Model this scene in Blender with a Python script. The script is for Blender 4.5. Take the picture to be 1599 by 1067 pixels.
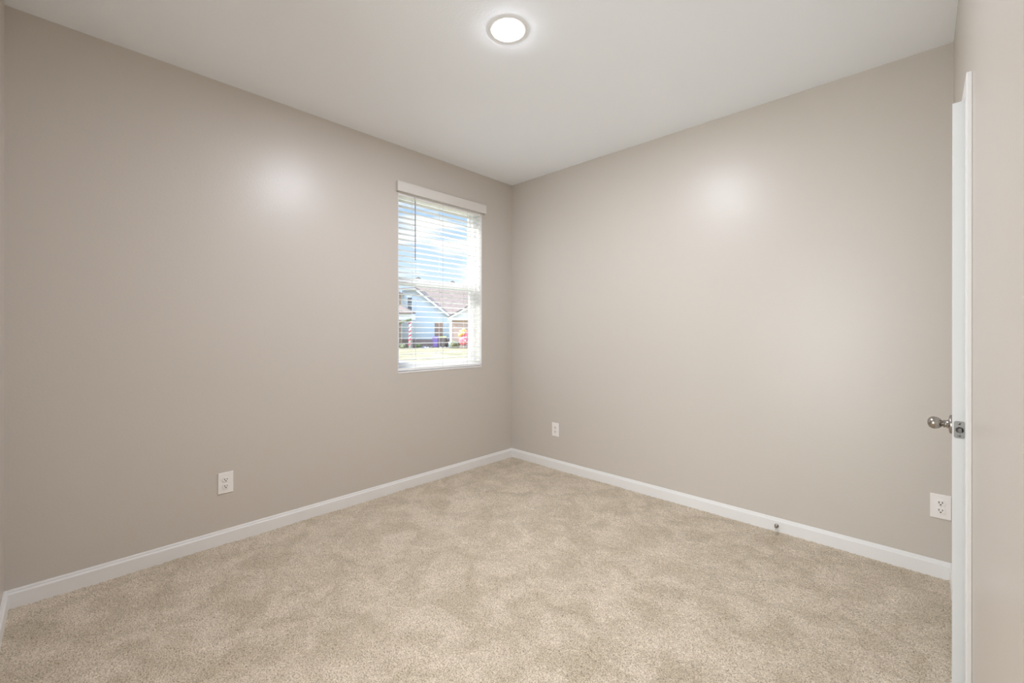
import bpy, bmesh, math, random
from mathutils import Vector, Matrix

C = bpy.context.scene.collection
for o in list(bpy.data.objects):
    bpy.data.objects.remove(o)
sc = bpy.context.scene
random.seed(7)

# ------------------------------------------------------------------ camera
TH = 0.7643                      # yaw of the view away from the +y wall normal
FWD = Vector((-math.sin(TH), math.cos(TH), 0))
RGT = Vector((math.cos(TH), math.sin(TH), 0))
UP = Vector((0, 0, 1))
CAM = Vector((2.9993, -3.1253, 1.2634))
ROLL = 0.0010
cd = bpy.data.cameras.new('camera'); cam = bpy.data.objects.new('camera', cd); C.objects.link(cam)
r_ = RGT*math.cos(ROLL) + UP*math.sin(ROLL); u_ = UP*math.cos(ROLL) - RGT*math.sin(ROLL)
M = Matrix((r_, u_, -FWD)).transposed().to_4x4(); M.translation = CAM
cam.matrix_world = M
cd.sensor_fit = 'HORIZONTAL'; cd.sensor_width = 36.0
cd.lens = 668.0/1599*36.0
cd.shift_y = -15.7/1599
cd.clip_start = 0.02; cd.clip_end = 500
sc.camera = cam

# ------------------------------------------------------------------ light and exposure
SUN_STRENGTH = 11.0
SKY_STRENGTH = 1.3
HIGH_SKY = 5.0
HALL_FILL_POWER = 84.0
LAMP_STRENGTH = 780.0
vs = sc.view_settings
vs.view_transform = 'Standard'; vs.look = 'None'; vs.exposure = 0.0; vs.gamma = 1.0
vs.use_curve_mapping = False

world = bpy.data.worlds.new('sky'); sc.world = world; world.use_nodes = True
nt = world.node_tree; nt.nodes.clear()
def wn(t, **k):
    n = nt.nodes.new(t)
    for a, b in k.items(): setattr(n, a, b)
    return n
tc = wn('ShaderNodeTexCoord'); sep = wn('ShaderNodeSeparateXYZ')
nt.links.new(tc.outputs['Generated'], sep.inputs[0])
ramp = wn('ShaderNodeValToRGB'); nt.links.new(sep.outputs['Z'], ramp.inputs[0])
e = ramp.color_ramp.elements
e[0].position = 0.0; e[0].color = (0.66, 0.76, 0.88, 1)
e[1].position = 0.36; e[1].color = (0.26, 0.48, 0.90, 1)
x = e.new(0.16); x.color = (0.56, 0.72, 0.95, 1)
mp = wn('ShaderNodeMapping'); mp.inputs['Scale'].default_value = (5, 5, 22)
nt.links.new(tc.outputs['Generated'], mp.inputs[0])
nz = wn('ShaderNodeTexNoise'); nz.inputs['Scale'].default_value = 1.3; nz.inputs['Detail'].default_value = 7
nt.links.new(mp.outputs[0], nz.inputs['Vector'])
cr = wn('ShaderNodeValToRGB'); nt.links.new(nz.outputs['Fac'], cr.inputs[0])
cr.color_ramp.elements[0].position = 0.46; cr.color_ramp.elements[1].position = 0.62
mx = wn('ShaderNodeMixRGB'); mx.inputs[2].default_value = (0.93, 0.91, 0.93, 1)
nt.links.new(cr.outputs[0], mx.inputs[0]); nt.links.new(ramp.outputs[0], mx.inputs[1])
bg = wn('ShaderNodeBackground'); bg.inputs[1].default_value = SKY_STRENGTH
# sky boosted above the view, added to light the slats and ceiling
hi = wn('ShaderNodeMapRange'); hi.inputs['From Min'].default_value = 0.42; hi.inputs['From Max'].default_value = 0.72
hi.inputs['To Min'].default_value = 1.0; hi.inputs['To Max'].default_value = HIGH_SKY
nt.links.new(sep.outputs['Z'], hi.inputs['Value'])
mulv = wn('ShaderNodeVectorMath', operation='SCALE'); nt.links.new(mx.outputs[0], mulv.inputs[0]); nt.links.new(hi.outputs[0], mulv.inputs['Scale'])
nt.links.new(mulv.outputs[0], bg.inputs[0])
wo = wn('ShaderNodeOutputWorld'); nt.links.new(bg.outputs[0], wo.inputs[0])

sl = bpy.data.lights.new('sun', 'SUN'); sun = bpy.data.objects.new('sun', sl); C.objects.link(sun)
sl.energy = SUN_STRENGTH; sl.angle = 0.01; sl.color = (1.0, 0.95, 0.88)
sun.rotation_euler = Vector((0.46, 0.56, -0.64)).to_track_quat('-Z', 'Y').to_euler()

# added fill lamp in an unseen hall, brightening the right wall and ceiling
al = bpy.data.lights.new('hall_fill_light', 'AREA'); hall = bpy.data.objects.new('hall_fill_light', al); C.objects.link(hall)
al.shape = 'RECTANGLE'; al.size = 1.5; al.size_y = 1.9; al.energy = HALL_FILL_POWER; al.color = (0.89, 0.965, 1.0)
hall.location = (2.15, -4.75, 1.15); hall.rotation_euler = (math.radians(90), 0, 0)

# ------------------------------------------------------------------ materials
def mat(name, col, rough=0.5, metal=0.0, spec=0.5, bump=None, var=None, coat=0.0):
    """bump=(scale, distance, detail); var=(scale, amount, detail) soft tonal variation of the paint itself"""
    m = bpy.data.materials.new(name); m.use_nodes = True
    t = m.node_tree; b = t.nodes['Principled BSDF']
    b.inputs['Base Color'].default_value = (*col, 1)
    b.inputs['Roughness'].default_value = rough; b.inputs['Metallic'].default_value = metal
    b.inputs['Specular IOR Level'].default_value = spec
    b.inputs['Coat Weight'].default_value = coat
    tcn = t.nodes.new('ShaderNodeTexCoord')
    if bump:
        n = t.nodes.new('ShaderNodeTexNoise'); n.inputs['Scale'].default_value = bump[0]; n.inputs['Detail'].default_value = bump[2]
        t.links.new(tcn.outputs['Object'], n.inputs['Vector'])
        bp = t.nodes.new('ShaderNodeBump'); bp.inputs['Distance'].default_value = bump[1]; bp.inputs['Strength'].default_value = 1
        t.links.new(n.outputs['Fac'], bp.inputs['Height']); t.links.new(bp.outputs[0], b.inputs['Normal'])
    if var:
        n = t.nodes.new('ShaderNodeTexNoise'); n.inputs['Scale'].default_value = var[0]; n.inputs['Detail'].default_value = var[2]
        t.links.new(tcn.outputs['Object'], n.inputs['Vector'])
        r = t.nodes.new('ShaderNodeValToRGB'); t.links.new(n.outputs['Fac'], r.inputs[0])
        k = var[1]
        r.color_ramp.elements[0].position = 0.3; r.color_ramp.elements[1].position = 0.7
        r.color_ramp.elements[0].color = (*[c*(1-k) for c in col], 1)
        r.color_ramp.elements[1].color = (*[min(1, c*(1+k)) for c in col], 1)
        t.links.new(r.outputs[0], b.inputs['Base Color'])
    return m

WALL = mat('greige_wall_paint', (0.585, 0.537, 0.482), 0.36, spec=0.5, bump=(90, 0.00035, 2))
CEIL = mat('ceiling_paint', (0.90, 0.93, 0.965), 0.75, spec=0.2, bump=(120, 0.0004, 2))
WHITE = mat('white_trim_paint', (0.80, 0.79, 0.775), 0.33, spec=0.5)
DOORW = mat('white_door_paint', (0.70, 0.71, 0.70), 0.4, spec=0.4)
VINYL = mat('white_vinyl', (0.86, 0.86, 0.86), 0.35)
SLAT = mat('white_slat', (0.90, 0.90, 0.89), 0.4)
def translucent(m, k):
    t = m.node_tree; b = t.nodes['Principled BSDF']; o_ = t.nodes['Material Output']
    tl = t.nodes.new('ShaderNodeBsdfTranslucent'); tl.inputs[0].default_value = (0.92, 0.92, 0.90, 1)
    ms = t.nodes.new('ShaderNodeMixShader'); ms.inputs[0].default_value = k
    t.links.new(b.outputs[0], ms.inputs[1]); t.links.new(tl.outputs[0], ms.inputs[2]); t.links.new(ms.outputs[0], o_.inputs[0])
THIN_SLAT = mat('thin_white_plastic_slat', (0.92, 0.92, 0.91), 0.4); translucent(THIN_SLAT, 0.5)
VALANCE = mat('off_white_valance', (0.72, 0.69, 0.65), 0.45)
PLASTIC = mat('outlet_plastic', (0.86, 0.83, 0.80), 0.3)
DARK = mat('dark_slot', (0.02, 0.017, 0.014), 0.6)
NICKEL = mat('satin_nickel', (0.40, 0.37, 0.335), 0.26, metal=1.0)
STEEL = mat('latch_steel', (0.24, 0.235, 0.225), 0.38, metal=1.0)
BLACKM = mat('latch_recess', (0.01, 0.01, 0.01), 0.5)
RUBBER = mat('white_rubber', (0.75, 0.74, 0.72), 0.6)
CORD = mat('blind_cord', (0.62, 0.62, 0.62), 0.7)
WANDM = mat('clear_grey_wand', (0.36, 0.35, 0.37), 0.25)
LOCKM = mat('sash_lock_grey', (0.30, 0.30, 0.30), 0.4)
FIREF = (1.0, 1.0, 1.0)

def carpet_mat():
    m = bpy.data.materials.new('beige_carpet'); m.use_nodes = True
    t = m.node_tree; b = t.nodes['Principled BSDF']
    b.inputs['Roughness'].default_value = 0.95; b.inputs['Specular IOR Level'].default_value = 0.1
    try:
        b.inputs['Sheen Weight'].default_value = 0.15; b.inputs['Sheen Roughness'].default_value = 0.5
    except Exception: pass
    tcn = t.nodes.new('ShaderNodeTexCoord')
    def noise(s, d, dist=0.0):
        n = t.nodes.new('ShaderNodeTexNoise'); n.inputs['Scale'].default_value = s; n.inputs['Detail'].default_value = d
        n.inputs['Distortion'].default_value = dist
        t.links.new(tcn.outputs['Object'], n.inputs['Vector']); return n
    f = noise(205, 3); r = t.nodes.new('ShaderNodeValToRGB'); t.links.new(f.outputs['Fac'], r.inputs[0])
    el = r.color_ramp.elements
    el[0].position = 0.30; el[0].color = (0.30, 0.235, 0.16, 1)
    el[1].position = 0.70; el[1].color = (0.86, 0.76, 0.62, 1)
    a = el.new(0.47); a.color = (0.60, 0.505, 0.385, 1)
    # brushed pile: broad patches whose pile lies the other way
    g = noise(6.0, 8, 0.8); r2 = t.nodes.new('ShaderNodeValToRGB'); t.links.new(g.outputs['Fac'], r2.inputs[0])
    r2.color_ramp.elements[0].position = 0.36; r2.color_ramp.elements[0].color = (0.84, 0.83, 0.80, 1)
    r2.color_ramp.elements[1].position = 0.62; r2.color_ramp.elements[1].color = (1.05, 1.05, 1.07, 1)
    mm = t.nodes.new('ShaderNodeMixRGB'); mm.blend_type = 'MULTIPLY'; mm.inputs[0].default_value = 1
    t.links.new(r.outputs[0], mm.inputs[1]); t.links.new(r2.outputs[0], mm.inputs[2])
    t.links.new(mm.outputs[0], b.inputs['Base Color'])
    bp = t.nodes.new('ShaderNodeBump'); bp.inputs['Distance'].default_value = 0.006; bp.inputs['Strength'].default_value = 0.7
    t.links.new(f.outputs['Fac'], bp.inputs['Height']); t.links.new(bp.outputs[0], b.inputs['Normal'])
    return m
CARPET = carpet_mat()

def emit_mat(name, col, s):
    m = bpy.data.materials.new(name); m.use_nodes = True; t = m.node_tree; t.nodes.clear()
    e_ = t.nodes.new('ShaderNodeEmission'); e_.inputs[0].default_value = (*col, 1); e_.inputs[1].default_value = s
    o_ = t.nodes.new('ShaderNodeOutputMaterial'); t.links.new(e_.outputs[0], o_.inputs[0]); return m
LAMPM = emit_mat('led_diffuser', (0.92, 0.965, 1.08), LAMP_STRENGTH)

def glass_mat():
    m = bpy.data.materials.new('window_glass'); m.use_nodes = True; t = m.node_tree; t.nodes.clear()
    tr = t.nodes.new('ShaderNodeBsdfTransparent'); tr.inputs[0].default_value = (0.96, 0.98, 0.98, 1)
    gl = t.nodes.new('ShaderNodeBsdfGlossy'); gl.inputs['Roughness'].default_value = 0.02
    lw = t.nodes.new('ShaderNodeLayerWeight'); pw = t.nodes.new('ShaderNodeMath'); pw.operation = 'POWER'; pw.inputs[1].default_value = 5
    t.links.new(lw.outputs['Facing'], pw.inputs[0]); fr = t.nodes.new('ShaderNodeMath'); fr.operation = 'MULTIPLY_ADD'
    t.links.new(pw.outputs[0], fr.inputs[0]); fr.inputs[1].default_value = 0.9; fr.inputs[2].default_value = 0.03
    mx_ = t.nodes.new('ShaderNodeMixShader'); o_ = t.nodes.new('ShaderNodeOutputMaterial')
    t.links.new(fr.outputs[0], mx_.inputs[0]); t.links.new(tr.outputs[0], mx_.inputs[1]); t.links.new(gl.outputs[0], mx_.inputs[2])
    t.links.new(mx_.outputs[0], o_.inputs[0]); return m
GLASS = glass_mat()

# ------------------------------------------------------------------ mesh helpers
def box(bm, p0, p1, bevel=0.0, mtx=None):
    x0, y0, z0 = [min(a, b) for a, b in zip(p0, p1)]; x1, y1, z1 = [max(a, b) for a, b in zip(p0, p1)]
    t = bmesh.new()
    v = [t.verts.new(c) for c in ((x0,y0,z0),(x1,y0,z0),(x1,y1,z0),(x0,y1,z0),(x0,y0,z1),(x1,y0,z1),(x1,y1,z1),(x0,y1,z1))]
    for f in ((0,3,2,1),(4,5,6,7),(0,1,5,4),(1,2,6,5),(2,3,7,6),(3,0,4,7)): t.faces.new([v[i] for i in f])
    if bevel: bmesh.ops.bevel(t, geom=list(t.edges), offset=bevel, segments=2, profile=0.5, affect='EDGES')
    merge(bm, t, mtx)
def merge(bm, t, mtx=None):
    if mtx is not None: bmesh.ops.transform(t, matrix=mtx, verts=t.verts)
    me = bpy.data.meshes.new('tmp'); t.to_mesh(me); t.free(); bm.from_mesh(me); bpy.data.meshes.remove(me)
def prism(bm, pts, axis, a0, a1, mtx=None):
    """extrude a 2-D outline along axis: 'x' -> pts are (y,z); 'y' -> (x,z); 'z' -> (x,y)"""
    def P(p, a): return {'x': (a, p[0], p[1]), 'y': (p[0], a, p[1]), 'z': (p[0], p[1], a)}[axis]
    t = bmesh.new()
    A = [t.verts.new(P(p, a0)) for p in pts]; B = [t.verts.new(P(p, a1)) for p in pts]
    t.faces.new(A); t.faces.new(B[::-1]); n = len(pts)
    for i in range(n): t.faces.new((A[i], B[i], B[(i+1) % n], A[(i+1) % n]))
    bmesh.ops.recalc_face_normals(t, faces=t.faces)
    merge(bm, t, mtx)
def lathe(bm, prof, n=32, mtx=None):
    """prof: (r, z) list revolved about z"""
    t = bmesh.new(); rings = []
    for r, z in prof:
        if r < 1e-6: rings.append([t.verts.new((0, 0, z))])
        else: rings.append([t.verts.new((r*math.cos(2*math.pi*i/n), r*math.sin(2*math.pi*i/n), z)) for i in range(n)])
    for a, b in zip(rings, rings[1:]):
        for i in range(n):
            j = (i+1) % n
            if len(a) == 1 and len(b) == 1: continue
            if len(a) == 1: t.faces.new((a[0], b[i], b[j]))
            elif len(b) == 1: t.faces.new((a[i], a[j], b[0]))
            else: t.faces.new((a[i], a[j], b[j], b[i]))
    bmesh.ops.recalc_face_normals(t, faces=t.faces)
    merge(bm, t, mtx)
def tube(bm, pts, r, n=8):
    t = bmesh.new(); rings = []
    pts = [Vector(p) for p in pts]
    for i, p in enumerate(pts):
        d = (pts[min(i+1, len(pts)-1)] - pts[max(i-1, 0)]).normalized()
        a = d.cross(Vector((0, 0, 1)) if abs(d.z) < 0.9 else Vector((1, 0, 0))).normalized(); b = d.cross(a)
        rr = r[i] if isinstance(r, (list, tuple)) else r
        rings.append([t.verts.new(p + (a*math.cos(2*math.pi*k/n) + b*math.sin(2*math.pi*k/n))*rr) for k in range(n)])
    for a, b in zip(rings, rings[1:]):
        for k in range(n): t.faces.new((a[k], a[(k+1) % n], b[(k+1) % n], b[k]))
    t.faces.new(rings[0][::-1]); t.faces.new(rings[-1])
    bmesh.ops.recalc_face_normals(t, faces=t.faces)
    merge(bm, t)
def blob(bm, c, s, seed=0, amp=0.18, sub=3):
    rnd = random.Random(seed); t = bmesh.new()
    bmesh.ops.create_icosphere(t, subdivisions=sub, radius=1)
    for v in t.verts:
        k = 1 + amp*(rnd.random()*2-1)
        v.co = Vector((v.co.x*s[0]*k, v.co.y*s[1]*k, v.co.z*s[2]*k)) + Vector(c)
    merge(bm, t)
def obj(name, bm, m, parent=None, smooth=False, origin=None):
    me = bpy.data.meshes.new(name)
    if origin is not None: bmesh.ops.translate(bm, vec=-Vector(origin), verts=bm.verts)
    bm.to_mesh(me); bm.free()
    me.materials.append(m) if m is not None else None
    if smooth:
        for p in me.polygons: p.use_smooth = True
    o = bpy.data.objects.new(name, me); C.objects.link(o)
    if origin is not None: o.location = origin
    if parent is not None: o.parent = parent
    return o
def auto_smooth(o, ang=40):
    me = o.data; ca = math.cos(math.radians(ang))
    b = bmesh.new(); b.from_mesh(me)
    for f in b.faces: f.smooth = True
    for e_ in b.edges:
        if len(e_.link_faces) == 2 and e_.link_faces[0].normal.dot(e_.link_faces[1].normal) < ca: e_.smooth = False
    b.to_mesh(me); b.free(); return o
def thing(name, label, cat, loc=(0, 0, 0), rotz=0, group=None):
    o = bpy.data.objects.new(name, None); C.objects.link(o); o.empty_display_size = 0.1
    o.location = loc; o.rotation_euler = (0, 0, rotz); tag(o, label, cat, group); return o
def tag(o, label, cat, group=None):
    o['label'] = label; o['category'] = cat
    if group: o['group'] = group
    return o
def struct(o, label=None, cat=None):
    o['kind'] = 'structure'
    if label: o['label'] = label
    if cat: o['category'] = cat
    return o
def sempty(name, loc=(0, 0, 0), rotz=0, label=None, cat=None):
    o = bpy.data.objects.new(name, None); C.objects.link(o); o.location = loc; o.rotation_euler = (0, 0, rotz)
    return struct(o, label, cat)
NB = bmesh.new

# ------------------------------------------------------------------ room shell
# corner seen in the photograph is the origin; left wall x=0, back wall y=0
RX, RY, RH, T = 3.1145, -3.3184, 2.74, 0.16
WY0, WY1, WZ0, WZ1 = -1.303, -0.409, 0.928, 2.42        # window opening in the left wall
DY0, DY1, DZ = -1.077, -0.296, 2.045                     # door opening in the right wall

# floor: carpet tufts
def floor_mesh():
    step = 0.0095; nx = int((RX+0.0)/step)+1; ny = int(-RY/step)+1
    import numpy as np
    rng = np.random.default_rng(3)
    xs = np.linspace(0, RX, nx); ys = np.linspace(RY, 0, ny)
    X, Y = np.meshgrid(xs, ys)
    Xj = X + rng.uniform(-.003, .003, X.shape); Yj = Y + rng.uniform(-.003, .003, X.shape)
    Z = rng.uniform(-.0035, .0035, X.shape) - 0.002
    Z += 0.002*np.sin(X*7+2*np.sin(Y*3)) * np.cos(Y*6+X)
    Xj[:, 0] = 0; Xj[:, -1] = RX; Yj[0, :] = RY; Yj[-1, :] = 0
    co = np.stack([Xj, Yj, Z], -1).reshape(-1, 3)
    i = (np.arange(ny-1)[:, None]*nx + np.arange(nx-1)[None, :]).ravel()
    faces = np.stack([i, i+1, i+nx+1, i+nx], -1)
    me = bpy.data.meshes.new('floor'); me.vertices.add(len(co)); me.vertices.foreach_set('co', co.ravel())
    me.loops.add(faces.size); me.loops.foreach_set('vertex_index', faces.ravel())
    me.polygons.add(len(faces)); me.polygons.foreach_set('loop_start', np.arange(0, faces.size, 4))
    me.polygons.foreach_set('loop_total', np.full(len(faces), 4))
    me.update(); me.validate(); me.shade_smooth()
    me.materials.append(CARPET)
    o = bpy.data.objects.new('floor', me); C.objects.link(o); return o
struct(floor_mesh(), 'beige cut-pile carpet covering the whole room', 'carpet')
b = NB(); box(b, (-T, RY-T, -0.25), (RX+T+0.8, T, -0.02)); struct(obj('floor_slab', b, mat('subfloor', (0.4, 0.38, 0.35), 0.9)))
b = NB(); box(b, (-T, RY-T, RH), (RX+T, T, RH+0.15)); struct(obj('ceiling', b, CEIL), 'flat white painted ceiling', 'ceiling')

b = NB()
box(b, (-T, RY-T, 0), (0, WY0, RH)); box(b, (-T, WY1, 0), (0, T, RH))
box(b, (-T, WY0, 0), (0, WY1, WZ0)); box(b, (-T, WY0, WZ1), (0, WY1, RH))
bmesh.ops.remove_doubles(b, verts=b.verts, dist=1e-5)
struct(obj('wall_left', b, WALL), 'greige painted wall with the window', 'wall')
b = NB(); box(b, (0, 0, 0), (RX, T, RH)); struct(obj('wall_back', b, WALL), 'greige painted wall right of the far corner', 'wall')
b = NB()
box(b, (RX, RY-T, 0), (RX+0.12, DY0, RH)); box(b, (RX, DY1, 0), (RX+0.12, T, RH)); box(b, (RX, DY0, DZ), (RX+0.12, DY1, RH))
bmesh.ops.remove_doubles(b, verts=b.verts, dist=1e-5)
struct(obj('wall_right', b, WALL), 'greige painted wall beside the open door', 'wall')
HX0, HX1 = 1.75, 2.60                                     # unseen doorway added behind the camera to admit the fill light
b = NB(); box(b, (0, RY-T, 0), (HX0, RY, RH)); box(b, (HX1, RY-T, 0), (RX, RY, RH)); box(b, (HX0, RY-T, 2.06), (HX1, RY, RH)); struct(obj('wall_front', b, WALL), 'greige painted wall at the left edge', 'wall')
b = NB(); box(b, (1.2, -5.0, 0), (1.3, RY-T, RH)); box(b, (3.0, -5.0, 0), (3.1, RY-T, RH)); box(b, (1.3, -5.0, 0), (3.0, -4.9, RH)); box(b, (1.2, -5.0, RH), (3.1, RY-T, RH+0.1)); struct(obj('wall_added_hall', b, WALL))  # unseen hall shell and its floor, added to house the fill lamp
b = NB(); box(b, (1.2, -5.0, -0.15), (3.1, RY, -0.006)); struct(obj('floor_added_hall', b, CARPET))
# unseen closet shell added behind the door to keep sky light out
b = NB(); box(b, (RX+0.12, DY0-0.3, 0), (RX+0.8, DY0-0.2, RH)); box(b, (RX+0.12, DY1+0.2, 0), (RX+0.8, DY1+0.3, RH))
box(b, (RX+0.7, DY0-0.2, 0), (RX+0.8, DY1+0.2, RH)); box(b, (RX+0.12, DY0-0.2, RH-0.1), (RX+0.7, DY1+0.2, RH))
struct(obj('wall_added_closet', b, WALL))

# baseboards: tall flat board with a stepped, eased cap
def bb_profile():
    return [(0, -0.01), (0.014, -0.01), (0.014, 0.064), (0.012, 0.068), (0.0085, 0.0705), (0.0075, 0.078), (0.005, 0.0825), (0, 0.0835)]
def baseboard(name, kind, a0, a1, label):
    b = NB(); P = bb_profile()
    if kind == 'left': prism(b, [(p[0], p[1]) for p in P], 'y', a0, a1)
    if kind == 'right': prism(b, [(RX-p[0], p[1]) for p in P], 'y', a0, a1)
    if kind == 'back': prism(b, [(-p[0], p[1]) for p in P], 'x', a0, a1)
    if kind == 'front': prism(b, [(RY+p[0], p[1]) for p in P], 'x', a0, a1)
    return struct(obj(name, b, WHITE), label, 'baseboard')
baseboard('baseboard_left', 'left', RY, -0.0, 'white baseboard under the window wall')
baseboard('baseboard_back', 'back', 0, RX, 'white baseboard along the wall right of the far corner')
baseboard('baseboard_front', 'front', 0, HX0-0.06, 'white baseboard at the left edge')
b = NB(); P = [(RX-p[0], p[1]) for p in bb_profile()]
prism(b, P, 'y', RY+0.014, DY0-0.062); prism(b, P, 'y', DY1+0.062, -0.014)
struct(obj('baseboard_right', b, WHITE), 'white baseboard beside the door casing', 'baseboard')

# ------------------------------------------------------------------ door with jamb and casing
CW, CP = 0.057, 0.0135
b = NB()
cy0, cy1, cz = DY0-CW+0.0015, DY1+CW-0.0015, DZ+0.05
# near, far and head casing, mitred outline made as one frame with a stepped profile
box(b, (RX-CP, cy0, 0), (RX, cy0+CW, cz), 0.0025); box(b, (RX-CP, cy1-CW, 0), (RX, cy1, cz), 0.0025)
box(b, (RX-CP, cy0+CW, cz-CW), (RX, cy1-CW, cz), 0.0025)
box(b, (RX-CP*0.75, DY0-0.006, 0), (RX, DY0+0.004, DZ), 0.001)
casing = struct(obj('trim_1', b, WHITE), 'white casing around the door opening', 'door casing')
b = NB()
box(b, (RX, DY0, 0), (RX+0.12, DY0+0.012, DZ)); box(b, (RX, DY1-0.012, 0), (RX+0.12, DY1, DZ)); box(b, (RX, DY0, DZ-0.010), (RX+0.12, DY1, DZ))
box(b, (RX+0.042, DY0+0.012, 0), (RX+0.075, DY0+0.022, DZ-0.01)); box(b, (RX+0.042, DY1-0.022, 0), (RX+0.075, DY1-0.012, DZ-0.01))
jamb = obj('door_jamb', b, WHITE, casing)

# leaf in its own frame: hinge line at origin, leaf runs along -y, room face at x=0, thickness to +x
DW, DT, DTOP = 0.755, 0.035, 2.031
HX, HY = RX-0.0005, DY1-0.0135
ang = -math.asin((HX-3.0722)/DW)
door = sempty('door_1', (HX, HY, 0), ang, 'white interior door standing slightly ajar', 'door')
b = NB(); box(b, (0, -DW, 0.014), (DT, 0, DTOP), 0.0016)
leaf = obj('door_leaf', b, DOORW, door)
def panel(z0, z1, side):
    b = NB(); x0 = 0.0 if side < 0 else DT
    y0, y1 = -DW+0.12, -0.12; w = 0.018; pr = 0.0012*side
    for (a0, a1, c0, c1) in ((y0, y1, z0, z0+w), (y0, y1, z1-w, z1), (y0, y0+w, z0+w, z1-w), (y1-w, y1, z0+w, z1-w)):
        box(b, (x0, a0, c0), (x0+pr, a1, c1), 0.001)
    return b
for s in (-1, 1):
    obj('panel_moulding', panel(0.24, 0.82, s), DOORW, door); obj('panel_moulding', panel(1.02, 1.86, s), DOORW, door)
KZ = 0.943; KY = -DW+0.060
KPROF = [(0, 0.0005), (0.0325, 0.0005), (0.0328, 0.004), (0.0310, 0.0070), (0.0255, 0.0088), (0.0150, 0.0098)]
NECK = [(0.0150, 0.0096), (0.0142, 0.013), (0.0128, 0.0145), (0.0120, 0.018), (0.0130, 0.0190), (0.0140, 0.0197), (0.0140, 0.0212), (0.0115, 0.0225), (0.0098, 0.0245)]
EGG = []
for i in range(0, 19):
    t_ = i/18.0; a_ = math.pi*(0.13 + 0.87*t_)
    zc = 0.0430 - 0.0200*math.cos(a_); rr = 0.0216*math.sin(a_)**0.86*(1 - 0.09*math.cos(a_)) if i < 18 else 0.0
    EGG.append((max(rr, 0.0), zc))
def knob(side):
    # knob axis points out of the leaf
    mt = Matrix.Rotation(math.radians(-90 if side < 0 else 90), 4, 'Y'); mt.translation = Vector((0 if side < 0 else DT, KY, KZ))
    b = NB(); lathe(b, NECK + EGG, 48, mt); k = obj('door_knob', b, NICKEL, door, smooth=True)
    b = NB(); lathe(b, KPROF, 48, mt); r = auto_smooth(obj('rosette', b, NICKEL, k), 50)
    return k
knob(-1); knob(1)
# latch plate on the leaf's edge
def rrect(w, h, r, n=6):
    pts = []
    for cx, cy, a0 in ((w/2-r, h/2-r, 0), (-w/2+r, h/2-r, 90), (-w/2+r, -h/2+r, 180), (w/2-r, -h/2+r, 270)):
        for i in range(n+1):
            a = math.radians(a0+90*i/n); pts.append((cx+r*math.cos(a), cy+r*math.sin(a)))
    return pts
LZ = KZ-0.006; LX = DT/2-0.0004; EY = -DW
b = NB(); prism(b, [(LX+p[0], LZ+p[1]) for p in rrect(0.0255, 0.0570, 0.006)], 'y', EY-0.0012, EY+0.0004)
lp = obj('latch_plate', b, STEEL, door)
b = NB()
mt = Matrix.Rotation(math.radians(90), 4, 'X'); mt.translation = Vector((LX+0.0008, EY-0.0011, LZ-0.001))
lathe(b, [(0, 0.0006), (0.0100, 0.0006), (0.0100, 0.0)], 28, mt); obj('latch_recess', b, BLACKM, lp)
b = NB(); prism(b, [(LX-0.0065, EY-0.0016), (LX+0.0070, EY-0.0016), (LX+0.0055, EY-0.0095), (LX-0.0020, EY-0.0115), (LX-0.0055, EY-0.0070)], 'z', LZ-0.0085, LZ+0.0065)
obj('latch_bolt', b, STEEL, lp)
for dz in (0.0205, -0.0205):
    b = NB(); mt = Matrix.Rotation(math.radians(90), 4, 'X'); mt.translation = Vector((LX, EY-0.0011, LZ+dz))
    lathe(b, [(0, 0.0009), (0.0020, 0.0009), (0.0040, 0.0003), (0.0042, 0.0)], 20, mt)
    s_ = obj('screw', b, STEEL, lp, smooth=True)
    b = NB(); box(b, (LX-0.0013, EY-0.0023, LZ+dz-0.0013), (LX+0.0013, EY-0.0019, LZ+dz+0.0013)); obj('screw_recess', b, DARK, lp)

# ------------------------------------------------------------------ window_1
win = sempty('window_1', (0, 0, 0), 0, 'white single-hung window in the left wall', 'window')
FX0, FX1 = -0.155, -0.088          # frame depth range
b = NB(); fw = 0.034
box(b, (FX0, WY0, WZ0+0.012), (FX1, WY0+fw, WZ1), 0.002); box(b, (FX0, WY1-fw, WZ0+0.012), (FX1, WY1, WZ1), 0.002)
box(b, (FX0, WY0+fw, WZ1-fw), (FX1, WY1-fw, WZ1), 0.002); box(b, (FX0, WY0+fw, WZ0+0.012), (FX1, WY1-fw, WZ0+0.012+fw), 0.002)
obj('window_frame', b, VINYL, win)
# painted return boards lining the opening, and the sill
b = NB()
box(b, (FX1, WY0, WZ0+0.012), (-0.0005, WY0+0.004, WZ1)); box(b, (FX1, WY1-0.004, WZ0+0.012), (-0.0005, WY1, WZ1)); box(b, (FX1, WY0, WZ1-0.004), (-0.0005, WY1, WZ1))
obj('window_jamb', b, WHITE, win)
b = NB(); box(b, (FX1-0.01, WY0, WZ0), (0.004, WY1, WZ0+0.012), 0.002)
obj('window_sill', b, WHITE, win)
MZ = 1.690
def sash(z0, z1, x0, x1, sw, rt, rb):
    ys, ye = WY0+fw-0.002, WY1-fw+0.002
    b = NB()
    box(b, (x0, ys, z0), (x1, ys+sw, z1), 0.002); box(b, (x0, ye-sw, z0), (x1, ye, z1), 0.002)
    box(b, (x0, ys+sw, z1-rt), (x1, ye-sw, z1), 0.002); box(b, (x0, ys+sw, z0), (x1, ye-sw, z0+rb), 0.002)
    s = obj('window_sash', b, VINYL, win)
    b = NB(); xm = (x0+x1)/2; box(b, (xm-0.002, ys+sw, z0+rb), (xm+0.002, ye-sw, z1-rt)); obj('pane', b, GLASS, s)
    return s
sash(MZ-0.045, WZ1-fw+0.002, -0.150, -0.125, 0.022, 0.022, 0.036)
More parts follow.
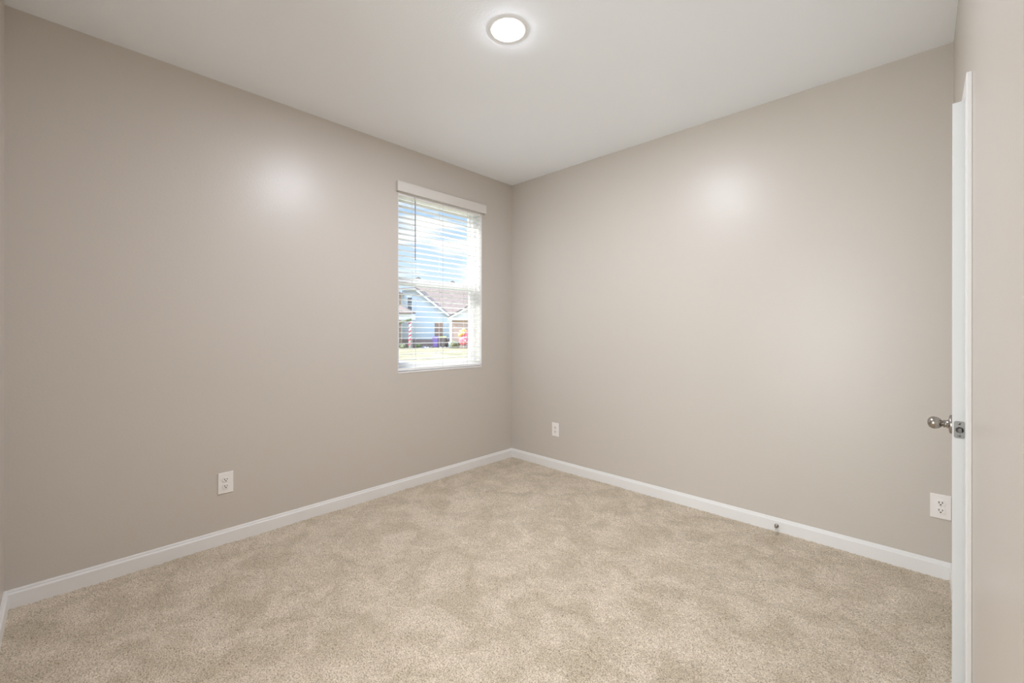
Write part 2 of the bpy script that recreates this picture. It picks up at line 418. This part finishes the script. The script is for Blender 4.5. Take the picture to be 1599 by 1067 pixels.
lo = sash(WZ0+0.012+fw-0.006, MZ+0.022, -0.120, -0.094, 0.034, 0.060, 0.040)
for yy in (-1.05, -0.68):
    b = NB(); box(b, (-0.118, yy-0.028, MZ+0.022), (-0.096, yy+0.028, MZ+0.030), 0.003)
    mt = Matrix.Translation((-0.107, yy, MZ+0.029)) @ Matrix.Rotation(0.5, 4, 'Z'); box(b, (-0.006, -0.004, 0), (0.006, 0.034, 0.010), 0.002, mt)
    obj('sash_lock', b, LOCKM, lo)

# ------------------------------------------------------------------ window blind
bl = thing('window_blind', 'white horizontal slat blind with flat valance over the window in the left wall', 'window blind', (0, (WY0+WY1)/2, 0))
off = Vector((0, (WY0+WY1)/2, 0))
def bobj(name, b, m, parent=bl, **k):
    bmesh.ops.translate(b, vec=-off, verts=b.verts); return obj(name, b, m, parent, **k)
VZ0, VZ1 = 2.372, 2.452; VY0, VY1 = -1.322, -0.378; VX = 0.030
b = NB(); box(b, (VX-0.008, VY0, VZ0), (VX, VY1, VZ1), 0.0015)
box(b, (0.0005, VY0, VZ0), (VX-0.008, VY0+0.007, VZ1), 0.001); box(b, (0.0005, VY1-0.007, VZ0), (VX-0.008, VY1, VZ1), 0.001)
val = bobj('valance', b, VALANCE)
b = NB(); box(b, (VX, VY0+0.001, VZ0+0.004), (VX+0.0012, VY1-0.001, VZ0+0.010)); box(b, (VX, VY0+0.001, VZ1-0.008), (VX+0.0012, VY1-0.001, VZ1-0.004))
bobj('valance_bead', b, VALANCE, val)
SX = -0.036                               # centre of the slats
SY0, SY1 = WY0+0.009, WY1-0.009
b = NB(); box(b, (SX-0.027, SY0, 2.352), (SX+0.027, SY1, 2.412), 0.002); bobj('headrail', b, SLAT)
SP = 0.0443
zs = []; z = 2.318
while z > 0.985: zs.append(z); z -= SP
b = NB()
def slat(b, zc, th=0.0028):
    pts = []
    for i in range(7):
        f_ = -1+2*i/6; pts.append((SX+0.0250*f_, zc+0.0022*(1-f_*f_)-0.001+0.0012*f_))
    low = [(p[0], p[1]-th) for p in pts[::-1]]
    prism(b, pts+low, 'y', SY0, SY1)
for zc in zs: slat(b, zc)
bobj('slats', b, THIN_SLAT)
b = NB(); box(b, (SX-0.0255, SY0, 0.9455), (SX+0.0255, SY1, 0.9655), 0.003); bobj('bottom_rail', b, SLAT)
for i, yy in enumerate((WY0+0.17, (WY0+WY1)/2, WY1-0.17)):
    b = NB()
    for xx in (SX-0.0270, SX+0.0270): box(b, (xx-0.0006, yy-0.0011, 0.96), (xx+0.0006, yy+0.0011, 2.36))
    for zc in zs: box(b, (SX-0.0268, yy-0.0009, zc-0.0042), (SX+0.0268, yy+0.0009, zc-0.0032))
    bobj('ladder_cord', b, CORD)
b = NB(); tube(b, [(0.003, WY0+0.155, 2.345), (0.006, WY0+0.155, 2.30), (0.008, WY0+0.155, 1.845)], [0.0022, 0.0042, 0.0042], 10)
wd = bobj('tilt_wand', b, WANDM)
b = NB(); tube(b, [(SX+0.026, WY0+0.155, 2.362), (0.002, WY0+0.155, 2.352), (0.003, WY0+0.155, 2.338)], 0.0016, 8); bobj('wand_hook', b, STEEL, wd)

# ------------------------------------------------------------------ ceiling light
LXY = (1.5347, -1.6271)
lt = thing('ceiling_light', 'round white flush LED light glowing on the ceiling', 'ceiling light', (*LXY, RH))
b = NB(); lathe(b, [(0.0700, -0.0012), (0.078, -0.0020), (0.086, -0.0020), (0.0925, -0.0012), (0.094, 0.0), (0.0700, 0.0)], 64)
auto_smooth(obj('trim_ring', b, mat('light_ring', (0.82, 0.82, 0.81), 0.4), lt), 30)
b = NB(); lathe(b, [(0.0705, -0.0008), (0.067, -0.0034), (0.055, -0.0052), (0.030, -0.0064), (0.0, -0.0068)], 64)
obj('diffuser', b, LAMPM, lt, smooth=True)

# ------------------------------------------------------------------ electrical outlets
def make_outlet(name, label, grp):
    """local frame: plate in the x-z plane, facing -y, origin at plate centre"""
    t = thing(name, label, 'outlet', group=grp)
    b = NB(); w, h = 0.0785, 0.124
    prof = [(0.0, 1.0), (-0.0022, 1.0), (-0.0052, 0.955)]
    vs_ = []
    bb = bmesh.new(); rings = []
    for y_, k in prof:
        ww = w/2-(1-k)*w/2; hh = h/2-(1-k)*w/2
        rings.append([bb.verts.new((sx*ww, y_, sz*hh)) for sx, sz in ((-1, -1), (1, -1), (1, 1), (-1, 1))])
    for a, c in zip(rings, rings[1:]):
        for i in range(4): bb.faces.new((a[i], a[(i+1) % 4], c[(i+1) % 4], c[i]))
    bb.faces.new(rings[-1]); bb.faces.new(rings[0][::-1]); bmesh.ops.recalc_face_normals(bb, faces=bb.faces); merge(b, bb)
    cp = obj('cover_plate', b, PLASTIC, t)
    b = NB(); mt = Matrix.Rotation(math.radians(90), 4, 'X'); mt.translation = Vector((0, -0.0051, 0))
    lathe(b, [(0, 0.0016), (0.0022, 0.0013), (0.0034, 0.0)], 20, mt); obj('cover_screw', b, PLASTIC, cp, smooth=True)
    for dz in (0.0195, -0.0195):
        b = NB(); pts = []
        for i in range(40):
            a = 2*math.pi*i/40; x_, z_ = 0.0172*math.cos(a), 0.0172*math.sin(a)
            pts.append((x_, dz+max(-0.0142, min(0.0142, z_))))
        prism(b, pts, 'y', -0.0088, -0.0045)
        rc = obj('receptacle', b, PLASTIC, t)
        for xs_, hh in ((-0.0064, 0.0044), (0.0064, 0.0036)):
            b = NB(); box(b, (xs_-0.0015, -0.0092, dz+0.0025-hh), (xs_+0.0015, -0.0086, dz+0.0035+hh)); obj('slot', b, DARK, rc)
        b = NB(); pts = [(0.0031*math.cos(math.pi*i/8), dz-0.0080-0.0028*math.sin(math.pi*i/8)) for i in range(9)] + [(-0.0031, dz-0.0052), (0.0031, dz-0.0052)]
        prism(b, pts, 'y', -0.0092, -0.0086); obj('ground_hole', b, DARK, rc)
    return t
GRP = 'duplex wall outlets'
o1 = make_outlet('electrical_outlet', 'white duplex outlet low on the left wall, below and left of the window', GRP)
def dup(root, loc, rotz, label):
    r = root.copy(); C.objects.link(r); r.location = loc; r.rotation_euler = (0, 0, rotz); r['label'] = label
    for ch in list(root.children):
        c = ch.copy(); C.objects.link(c); c.parent = r
        for g in list(ch.children):
            d = g.copy(); C.objects.link(d); d.parent = c
    return r
dup(o1, (0.562, -0.0003, 0.360), 0, 'white duplex outlet on the right-hand wall near the far corner, the smallest in view')
dup(o1, (3.0690, -0.0003, 0.362), 0, 'white duplex outlet on the right-hand wall, right beside the door edge')
o1.location = (0.0003, -2.465, 0.360); o1.rotation_euler = (0, 0, math.radians(90))

# ------------------------------------------------------------------ door stop on the back baseboard
ds = thing('door_stop', 'small nickel door stop with white rubber tip on the baseboard', 'door stop', (2.336, -0.014, 0.036))
mt = Matrix.Rotation(math.radians(90), 4, 'X')
b = NB(); lathe(b, [(0, 0), (0.0125, 0), (0.0125, 0.002), (0.009, 0.006), (0.0055, 0.008), (0, 0.008)], 28, mt); auto_smooth(obj('base', b, NICKEL, ds), 50)
b = NB(); pts = []
for i in range(0, 14*10+1):
    a = 2*math.pi*i/14; pts.append((0.0048*math.cos(a), -0.007-0.046*i/140, 0.0048*math.sin(a)))
tube(b, pts, 0.0017, 6); tube(b, [(0, -0.006, 0), (0, -0.054, 0)], 0.0032, 10)
obj('spring', b, NICKEL, ds, smooth=True)
b = NB(); lathe(b, [(0, 0.052), (0.0068, 0.052), (0.0082, 0.056), (0.0082, 0.066), (0.0066, 0.070), (0, 0.0705)], 28, mt); auto_smooth(obj('rubber_tip', b, RUBBER, ds), 50)

# ------------------------------------------------------------------ outside: yard and houses across the lawn
GZ = -0.35
YAW = TH
def OUT(a, d, z=0.0):                       # site frame: a to the right, d away from the room
    p = CAM + RGT*a + FWD*d; return Vector((p.x, p.y, z))
SITE = Matrix.Translation((CAM.x, CAM.y, 0)) @ Matrix.Rotation(YAW, 4, 'Z')
def L(x, y, z): return SITE @ Vector((x, y, z))
def site(root_at):                          # empty placed in the site frame
    return L(root_at[0], root_at[1], root_at[2] if len(root_at) > 2 else GZ)

GRASS = mat('dry_lawn', (0.25, 0.215, 0.13), 0.95, spec=0.1, var=(0.6, 0.28, 8))
CONC = mat('pale_concrete', (0.28, 0.28, 0.275), 0.9, var=(2, 0.06, 4))
b = NB()
bmesh.ops.create_grid(b, x_segments=2, y_segments=2, size=1)
bmesh.ops.transform(b, matrix=Matrix.Translation((-75.3, 20, GZ)) @ Matrix.Diagonal((75, 110, 1, 1)), verts=b.verts)
struct(obj('ground_lawn', b, GRASS), 'dry yellow-green lawn outside the window', 'lawn')
b = NB()
pts = [L(x_, y_, 0) for x_, y_ in ((-14, 18.5), (-5.6, 18.5), (-4.4, 21.2), (-6.8, 24.2), (-14, 24.2))]
prism(b, [(p.x, p.y) for p in pts], 'z', GZ-0.05, GZ+0.03)
struct(obj('path_concrete', b, CONC), 'pale concrete drive crossing the lawn', 'driveway')

def siding_mat(name, col, pitch=0.18):
    m = mat(name, col, 0.7); t = m.node_tree; bs = t.nodes['Principled BSDF']
    tcn = t.nodes.new('ShaderNodeTexCoord'); w = t.nodes.new('ShaderNodeTexWave')
    w.bands_direction = 'Z'; w.wave_profile = 'SAW'; w.inputs['Scale'].default_value = 0.314/pitch
    t.links.new(tcn.outputs['Object'], w.inputs['Vector'])
    bp = t.nodes.new('ShaderNodeBump'); bp.inputs['Distance'].default_value = 0.02; t.links.new(w.outputs['Fac'], bp.inputs['Height'])
    t.links.new(bp.outputs[0], bs.inputs['Normal']); return m
def brick_mat(name, c1, c2, mortar, sc_=4.0):
    m = mat(name, c1, 0.85); t = m.node_tree; bs = t.nodes['Principled BSDF']
    tcn = t.nodes.new('ShaderNodeTexCoord'); mp_ = t.nodes.new('ShaderNodeMapping'); mp_.inputs['Rotation'].default_value = (math.radians(90), 0, 0)
    k = t.nodes.new('ShaderNodeTexBrick'); k.inputs['Scale'].default_value = sc_
    for n_, c_ in (('Color1', c1), ('Color2', c2), ('Mortar', mortar)): k.inputs[n_].default_value = (*c_, 1)
    t.links.new(tcn.outputs['Object'], mp_.inputs[0]); t.links.new(mp_.outputs[0], k.inputs['Vector']); t.links.new(k.outputs['Color'], bs.inputs['Base Color']); return m
BLUE = siding_mat('pale_blue_siding', (0.68, 0.78, 0.83))
TAN = siding_mat('tan_siding', (0.62, 0.46, 0.33))
ROOF = mat('brown_shingles', (0.19, 0.142, 0.115), 0.9, var=(3, 0.14, 6))
EXW = mat('exterior_white', (0.82, 0.82, 0.80), 0.6)
BRICK = brick_mat('brown_brick', (0.50, 0.35, 0.27), (0.58, 0.45, 0.36), (0.6, 0.55, 0.5))
SKIRT = brick_mat('dark_brick', (0.30, 0.21, 0.18), (0.38, 0.28, 0.24), (0.42, 0.37, 0.34))
EXGL = mat('dark_window_pane', (0.16, 0.17, 0.18), 0.15)
BRDOOR = mat('brown_door', (0.36, 0.24, 0.18), 0.6)

def place(o):
    o.matrix_world = SITE @ Matrix.Translation(o.location); return o
def site_thing(name, label, cat, a, d, z=GZ, group=None):
    o = thing(name, label, cat, (0, 0, 0), 0, group); o.location = L(a, d, z); o.rotation_euler = (0, 0, YAW); return o
def roof_slab(b, q, th=0.12):
    t = bmesh.new(); A = [t.verts.new(p) for p in q]; Bv = [t.verts.new((p[0], p[1], p[2]-th)) for p in q]; n = len(q)
    t.faces.new(A); t.faces.new(Bv[::-1])
    for i in range(n): t.faces.new((A[i], Bv[i], Bv[(i+1) % n], A[(i+1) % n]))
    bmesh.ops.recalc_face_normals(t, faces=t.faces); merge(b, t)

# -- pale blue house (local: x right, y away, z up from the ground at its near left corner)
H0 = (-13.0, 44.0)
hs = site_thing('house', 'pale blue clapboard house with brown shingle roof and white porch gable, seen through the window', 'house', *H0)
def hx(a): return a-H0[0]
b = NB()
prism(b, [(hx(-11.33), 0), (hx(-6.15), 0), (hx(-6.15), 3.0), (hx(-9.85), 5.92), (hx(-11.33), 5.92)], 'y', 0, 4.2)
obj('wall', b, BLUE, hs)
b = NB(); box(b, (hx(-11.33), -0.05, 0), (hx(-6.2), 0, 0.80)); obj('brick_skirt', b, SKIRT, hs)
b = NB(); box(b, (hx(-6.38), -0.06, 0.80), (hx(-6.12), 0.0, 3.05)); box(b, (hx(-6.38), -0.10, 0.0), (hx(-6.12), -0.05, 0.80)); obj('corner_board', b, EXW, hs)
b = NB()
roof_slab(b, [(hx(-9.87), -0.25, 6.10), (hx(-5.75), -0.25, 2.85), (hx(-5.75), 4.6, 2.85), (hx(-9.87), 4.6, 6.10)], 0.16)
roof_slab(b, [(hx(-11.33), -0.25, 6.06), (hx(-9.83), -0.25, 6.10), (hx(-9.83), 4.6, 6.10), (hx(-11.33), 4.6, 6.06)], 0.16)
obj('side_roof', b, ROOF, hs)
b = NB()
# main roof slope facing the room, cut where the blue gable block meets it
sl_ = (7.05-3.0)/(6.0-0.2)
def mz(y_): return 3.0+sl_*(y_-0.2)
roof_slab(b, [(hx(-6.6), 0.2, mz(0.2)), (hx(3.2), 0.2, mz(0.2)), (hx(3.2), 6.0, mz(6.0)), (hx(-11.33), 6.0, mz(6.0)), (hx(-11.33), 4.3, mz(4.3)), (hx(-10.0), 4.3, mz(4.3))], 0.18)
roof_slab(b, [(hx(-11.33), 6.0, mz(6.0)), (hx(3.2), 6.0, mz(6.0)), (hx(3.2), 11.8, 3.0), (hx(-11.33), 11.8, 3.0)], 0.18)
obj('roof', b, ROOF, hs)
b = NB(); box(b, (hx(-6.15), 0.6, 0), (hx(3.0), 0.9, 2.95)); box(b, (hx(2.8), 0.6, 0), (hx(3.0), 11.4, 2.95)); box(b, (hx(-11.33), 11.1, 0), (hx(3.0), 11.4, 2.95)); obj('brick_wall', b, BRICK, hs)
b = NB()
def rake(b, p0, p1, w, y0, y1):
    (x0, z0), (x1, z1) = p0, p1; prism(b, [(x0, z0), (x1, z1), (x1, z1-w), (x0, z0-w)], 'y', y0, y1)
rake(b, (hx(-11.33), 6.0), (hx(-9.86), 6.0), 0.18, -0.33, -0.26)
rake(b, (hx(-9.88), 6.02), (hx(-5.75), 2.80), 0.22, -0.33, -0.26)
box(b, (hx(-6.5), -0.30, 2.62), (hx(-5.7), 0.25, 2.85))
obj('rake_board', b, EXW, hs)
def pane_window(parent, x0, x1, z0, z1, y, m=EXGL):
    b = NB(); box(b, (x0-0.07, y-0.05, z0-0.07), (x1+0.07, y, z1+0.07)); f_ = obj('window', b, EXW, parent)
    b = NB(); box(b, (x0, y-0.06, z0), (x1, y-0.045, (z0+z1)/2-0.03)); box(b, (x0, y-0.06, (z0+z1)/2+0.03), (x1, y-0.045, z1)); obj('pane', b, m, f_)
pane_window(hs, hx(-10.72), hx(-10.30), 3.80, 5.10, 0)
b = NB(); box(b, (hx(-7.95), -0.05, 0.8), (hx(-7.10), 0.0, 2.50), 0.01); obj('side_door', b, BRDOOR, hs)

# -- porch gable in front of the brick wall
PGO = Vector((-6.0-H0[0], 41.6-H0[1], 0))              # porch origin inside the house frame
def pgo(name, b, m):
    bmesh.ops.translate(b, vec=PGO, verts=b.verts); return obj(name, b, m, hs)
b = NB(); box(b, (0.15, 0.3, 0), (7.9, 0.6, 2.75)); pgo('porch_wall', b, BRICK)
b = NB(); prism(b, [(0.0, 2.95), (8.2, 2.95), (4.1, 5.20)], 'y', 0.15, 0.6); pgo('porch_gable', b, EXW)
b = NB(); box(b, (-0.1, 0.0, 2.70), (8.3, 0.62, 2.95)); rake(b, (-0.25, 2.98), (4.1, 5.36), 0.26, -0.08, 0.14); rake(b, (4.1, 5.36), (8.45, 2.98), 0.26, -0.08, 0.14); pgo('porch_beam', b, EXW)
b = NB(); roof_slab(b, [(-0.3, -0.1, 3.02), (4.1, -0.1, 5.42), (4.1, 5.2, 5.42), (-0.3, 2.2, 3.02)], 0.1); roof_slab(b, [(4.1, -0.1, 5.42), (8.5, -0.1, 3.02), (8.5, 2.2, 3.02), (4.1, 5.2, 5.42)], 0.1); pgo('porch_roof', b, ROOF)
b = NB(); box(b, (-0.05, 0.0, 0), (0.14, 0.19, 2.70)); pgo('porch_post', b, EXW)
b = NB(); box(b, (-0.16, -0.12, 0), (0.26, 0.0, 0.62), 0.02); pgo('porch_post_base', b, mat('pale_green_block', (0.55, 0.62, 0.56), 0.8))

# -- tan neighbouring house with small porch on the left
nh = site_thing('house', 'tan sided house at the left edge of the window view', 'house', -11.38, 42.6)
b = NB(); box(b, (-7.5, 0, 0), (0, 1.45, 5.55)); obj('wall', b, TAN, nh)
b = NB(); roof_slab(b, [(0.25, -0.4, 5.45), (-3.75, -0.4, 8.0), (-3.75, 1.5, 8.0), (0.25, 1.5, 5.45)]); roof_slab(b, [(-3.75, -0.4, 8.0), (-7.75, -0.4, 5.45), (-7.75, 1.5, 5.45), (-3.75, 1.5, 8.0)]); obj('roof', b, ROOF, nh)
b = NB(); prism(b, [(-7.5, 5.55), (0, 5.55), (-3.75, 7.9)], 'y', 0.0, 0.2); obj('gable', b, TAN, nh)
b = NB(); roof_slab(b, [(-7.5, -1.9, 3.40), (1.80, -1.9, 3.40), (1.80, -0.1, 3.5), (0.5, -0.1, 4.15), (-7.5, -0.1, 4.15)], 0.12); obj('porch_roof', b, ROOF, nh)
b = NB(); box(b, (-7.5, -1.8, 2.72), (1.80, -1.66, 3.28)); box(b, (1.67, -1.66, 2.72), (1.80, -0.02, 3.28)); obj('porch_beam', b, EXW, nh)
b = NB(); tube(b, [(1.62, -1.73, 0.0), (1.62, -1.73, 2.72)], 0.12, 16); post = obj('porch_post', b, EXW, nh, smooth=True)
b = NB()
# red ribbon spiralling around the post
t = bmesh.new(); prev = None; N = 220
for i in range(N+1):
    a = 2*math.pi*i/36.0; z0 = 0.05+2.4*i/N
    c = Vector((1.62+0.126*math.cos(a), -1.73+0.126*math.sin(a), 0))
    v0 = t.verts.new((c.x, c.y, z0)); v1 = t.verts.new((c.x, c.y, z0+0.15))
    if prev: t.faces.new((prev[0], v0, v1, prev[1]))
    prev = (v0, v1)
merge(b, t); obj('ribbon', b, mat('red_ribbon', (0.75, 0.10, 0.13), 0.5), post)
garl = NB(); rnd = random.Random(5)
GREEN = mat('garland_green', (0.22, 0.23, 0.14), 0.9, var=(20, 0.4, 3))
for i in range(36):
    x_ = -0.9+2.6*i/35; sag = 2.60-0.28*math.sin(math.pi*((i % 18)/17.0)) if i < 18 else 2.35+0.40*(i-18)/17
    blob(garl, (x_, -1.90, sag), (0.13, 0.10, 0.11), i, 0.35, 2)
g = obj('garland', garl, GREEN); g.location = L(-11.38, 42.6, GZ); g.rotation_euler = (0, 0, YAW)
tag(g, 'dark green garland hanging under the porch beam of the tan house', 'garland')

# -- bins
def bin_(label, a, d, body, lid, w=0.62, h=1.02):
    t_ = site_thing('trash_bin', label, 'trash bin', a, d)
    b = NB(); tt = bmesh.new()
    A = [tt.verts.new((sx*w*0.40, sy*w*0.42, 0.06)) for sx, sy in ((-1, -1), (1, -1), (1, 1), (-1, 1))]
    Bq = [tt.verts.new((sx*w*0.5, sy*w*0.55, h)) for sx, sy in ((-1, -1), (1, -1), (1, 1), (-1, 1))]
    tt.faces.new(A[::-1]); tt.faces.new(Bq)
    for i in range(4): tt.faces.new((A[i], A[(i+1) % 4], Bq[(i+1) % 4], Bq[i]))
    bmesh.ops.bevel(tt, geom=list(tt.edges), offset=0.03, segments=2, affect='EDGES'); merge(b, tt)
    obj('body', b, body, t_)
    b = NB(); prism(b, [(-w*0.58, h), (w*0.62, h), (w*0.60, h+0.05), (0.1, h+0.11), (-w*0.55, h+0.05)], 'x', -w*0.53, w*0.53); obj('lid', b, lid, t_)
    for s in (-1, 1):
        b = NB(); mt_ = Matrix.Translation((s*w*0.44, w*0.44, 0.11)) @ Matrix.Rotation(math.radians(90), 4, 'Y')
        lathe(b, [(0, -0.025), (0.11, -0.025), (0.11, 0.025), (0, 0.025)], 20, mt_); obj('wheel', b, DARK, t_)
    b = NB(); tube(b, [(-w*0.4, w*0.62, h), (-w*0.4, w*0.72, h+0.04), (w*0.4, w*0.72, h+0.04), (w*0.4, w*0.62, h)], 0.02, 8); obj('handle', b, body, t_)
    return t_
PUR = mat('purple_plastic', (0.34, 0.22, 0.55), 0.5); DKB = mat('dark_brown_plastic', (0.24, 0.19, 0.17), 0.5)
YEL = mat('yellow_green_lid', (0.62, 0.72, 0.18), 0.5)
bin_('purple wheeled trash bin against the blue house', -7.62, 42.8, PUR, PUR, 0.6, 1.0)
bin_('dark wheeled trash bin with yellow-green lid beside the purple bin', -6.92, 42.8, DKB, YEL, 0.72, 1.0)

# -- red and yellow inflatable lawn decoration
inf = site_thing('inflatable_decoration', 'red and yellow inflatable lawn decoration in front of the brick porch', 'lawn decoration', -4.62, 40.6)
RED = mat('red_fabric', (0.80, 0.22, 0.26), 0.6); ORG = mat('orange_yellow_fabric', (0.85, 0.55, 0.18), 0.6)
b = NB(); blob(b, (0.0, 0, 0.75), (0.42, 0.35, 0.48), 1, 0.03, 3); blob(b, (0.28, 0.05, 1.2), (0.24, 0.25, 0.55), 2, 0.03, 3); obj('body', b, RED, inf, smooth=True)
b = NB()
for k, (x_, z_, r_s) in enumerate(((-0.30, 1.25, 0.20), (-0.05, 1.45, 0.22), (0.05, 1.75, 0.18), (-0.22, 1.62, 0.16), (0.2, 1.62, 0.14))): blob(b, (x_, -0.08, z_), (r_s, r_s, r_s), k, 0.03, 2)
obj('top', b, ORG, inf, smooth=True)
for k, (x_, z_) in enumerate(((-0.15, 1.55), (0.12, 1.48), (0.30, 1.05), (0.22, 0.75))):
    b = NB(); blob(b, (x_, -0.36, z_), (0.075, 0.06, 0.085), k, 0.02, 2); obj('white_spot', b, EXW, inf, smooth=True)
b = NB(); box(b, (-0.30, -0.2, 0), (0.36, 0.25, 0.32), 0.04); obj('base', b, mat('taupe_fabric', (0.35, 0.27, 0.22), 0.8), inf)

def shrub(label, a, d, s, seed, m):
    b = NB(); rn = random.Random(seed)
    for k in range(9): blob(b, (rn.uniform(-s, s)*0.55, rn.uniform(-s, s)*0.4, s*0.55+rn.uniform(-.3, .45)*s), (s*0.45,)*3, seed*10+k, 0.28, 3)
    for v in b.verts: v.co.z = max(v.co.z, 0.0)
    o = obj('shrub', b, m); o.location = L(a, d, GZ); o.rotation_euler = (0, 0, YAW)
    return tag(o, label, 'shrub')
SHR = mat('shrub_green', (0.26, 0.27, 0.16), 0.9, var=(15, 0.35, 3)); SHR2 = mat('low_green', (0.30, 0.36, 0.14), 0.9, var=(15, 0.3, 3))
shrub('olive shrub between porch post and red decoration', -5.45, 41.2, 0.52, 3, SHR)
shrub('low bright green shrub at the foot of the blue house', -9.5, 43.3, 0.26, 4, SHR2)
shrub('small grey-green shrub under the striped porch post', -10.35, 40.4, 0.30, 5, SHR)
ROCK = mat('grey_rock', (0.30, 0.25, 0.23), 0.9); RW = mat('white_rock', (0.8, 0.78, 0.75), 0.9)
for k, (a, d, s, m) in enumerate(((-8.55, 41.6, .20, ROCK), (-8.18, 41.6, .15, ROCK), (-7.86, 41.7, .15, ROCK), (-8.35, 41.3, .13, RW), (-8.12, 41.35, .11, RW), (-6.9, 41.4, .13, RW), (-6.5, 41.5, .12, RW))):
    b = NB(); blob(b, (0, 0, s*0.35), (s, s*0.8, s*0.55), 50+k, 0.12, 2)
    for v in b.verts: v.co.z = max(v.co.z, 0)
    o = obj('rock', b, m); o.location = L(a, d, GZ); o.rotation_euler = (0, 0, YAW+k)
    tag(o, 'small grey garden rock on the lawn in front of the purple bin' if m is ROCK else 'small white garden stone on the lawn near the bins', 'rock', 'grey garden rocks' if m is ROCK else 'white garden stones')

sc.cycles.max_bounces = 10; sc.cycles.diffuse_bounces = 8; sc.cycles.glossy_bounces = 5
sc.cycles.transparent_max_bounces = 12
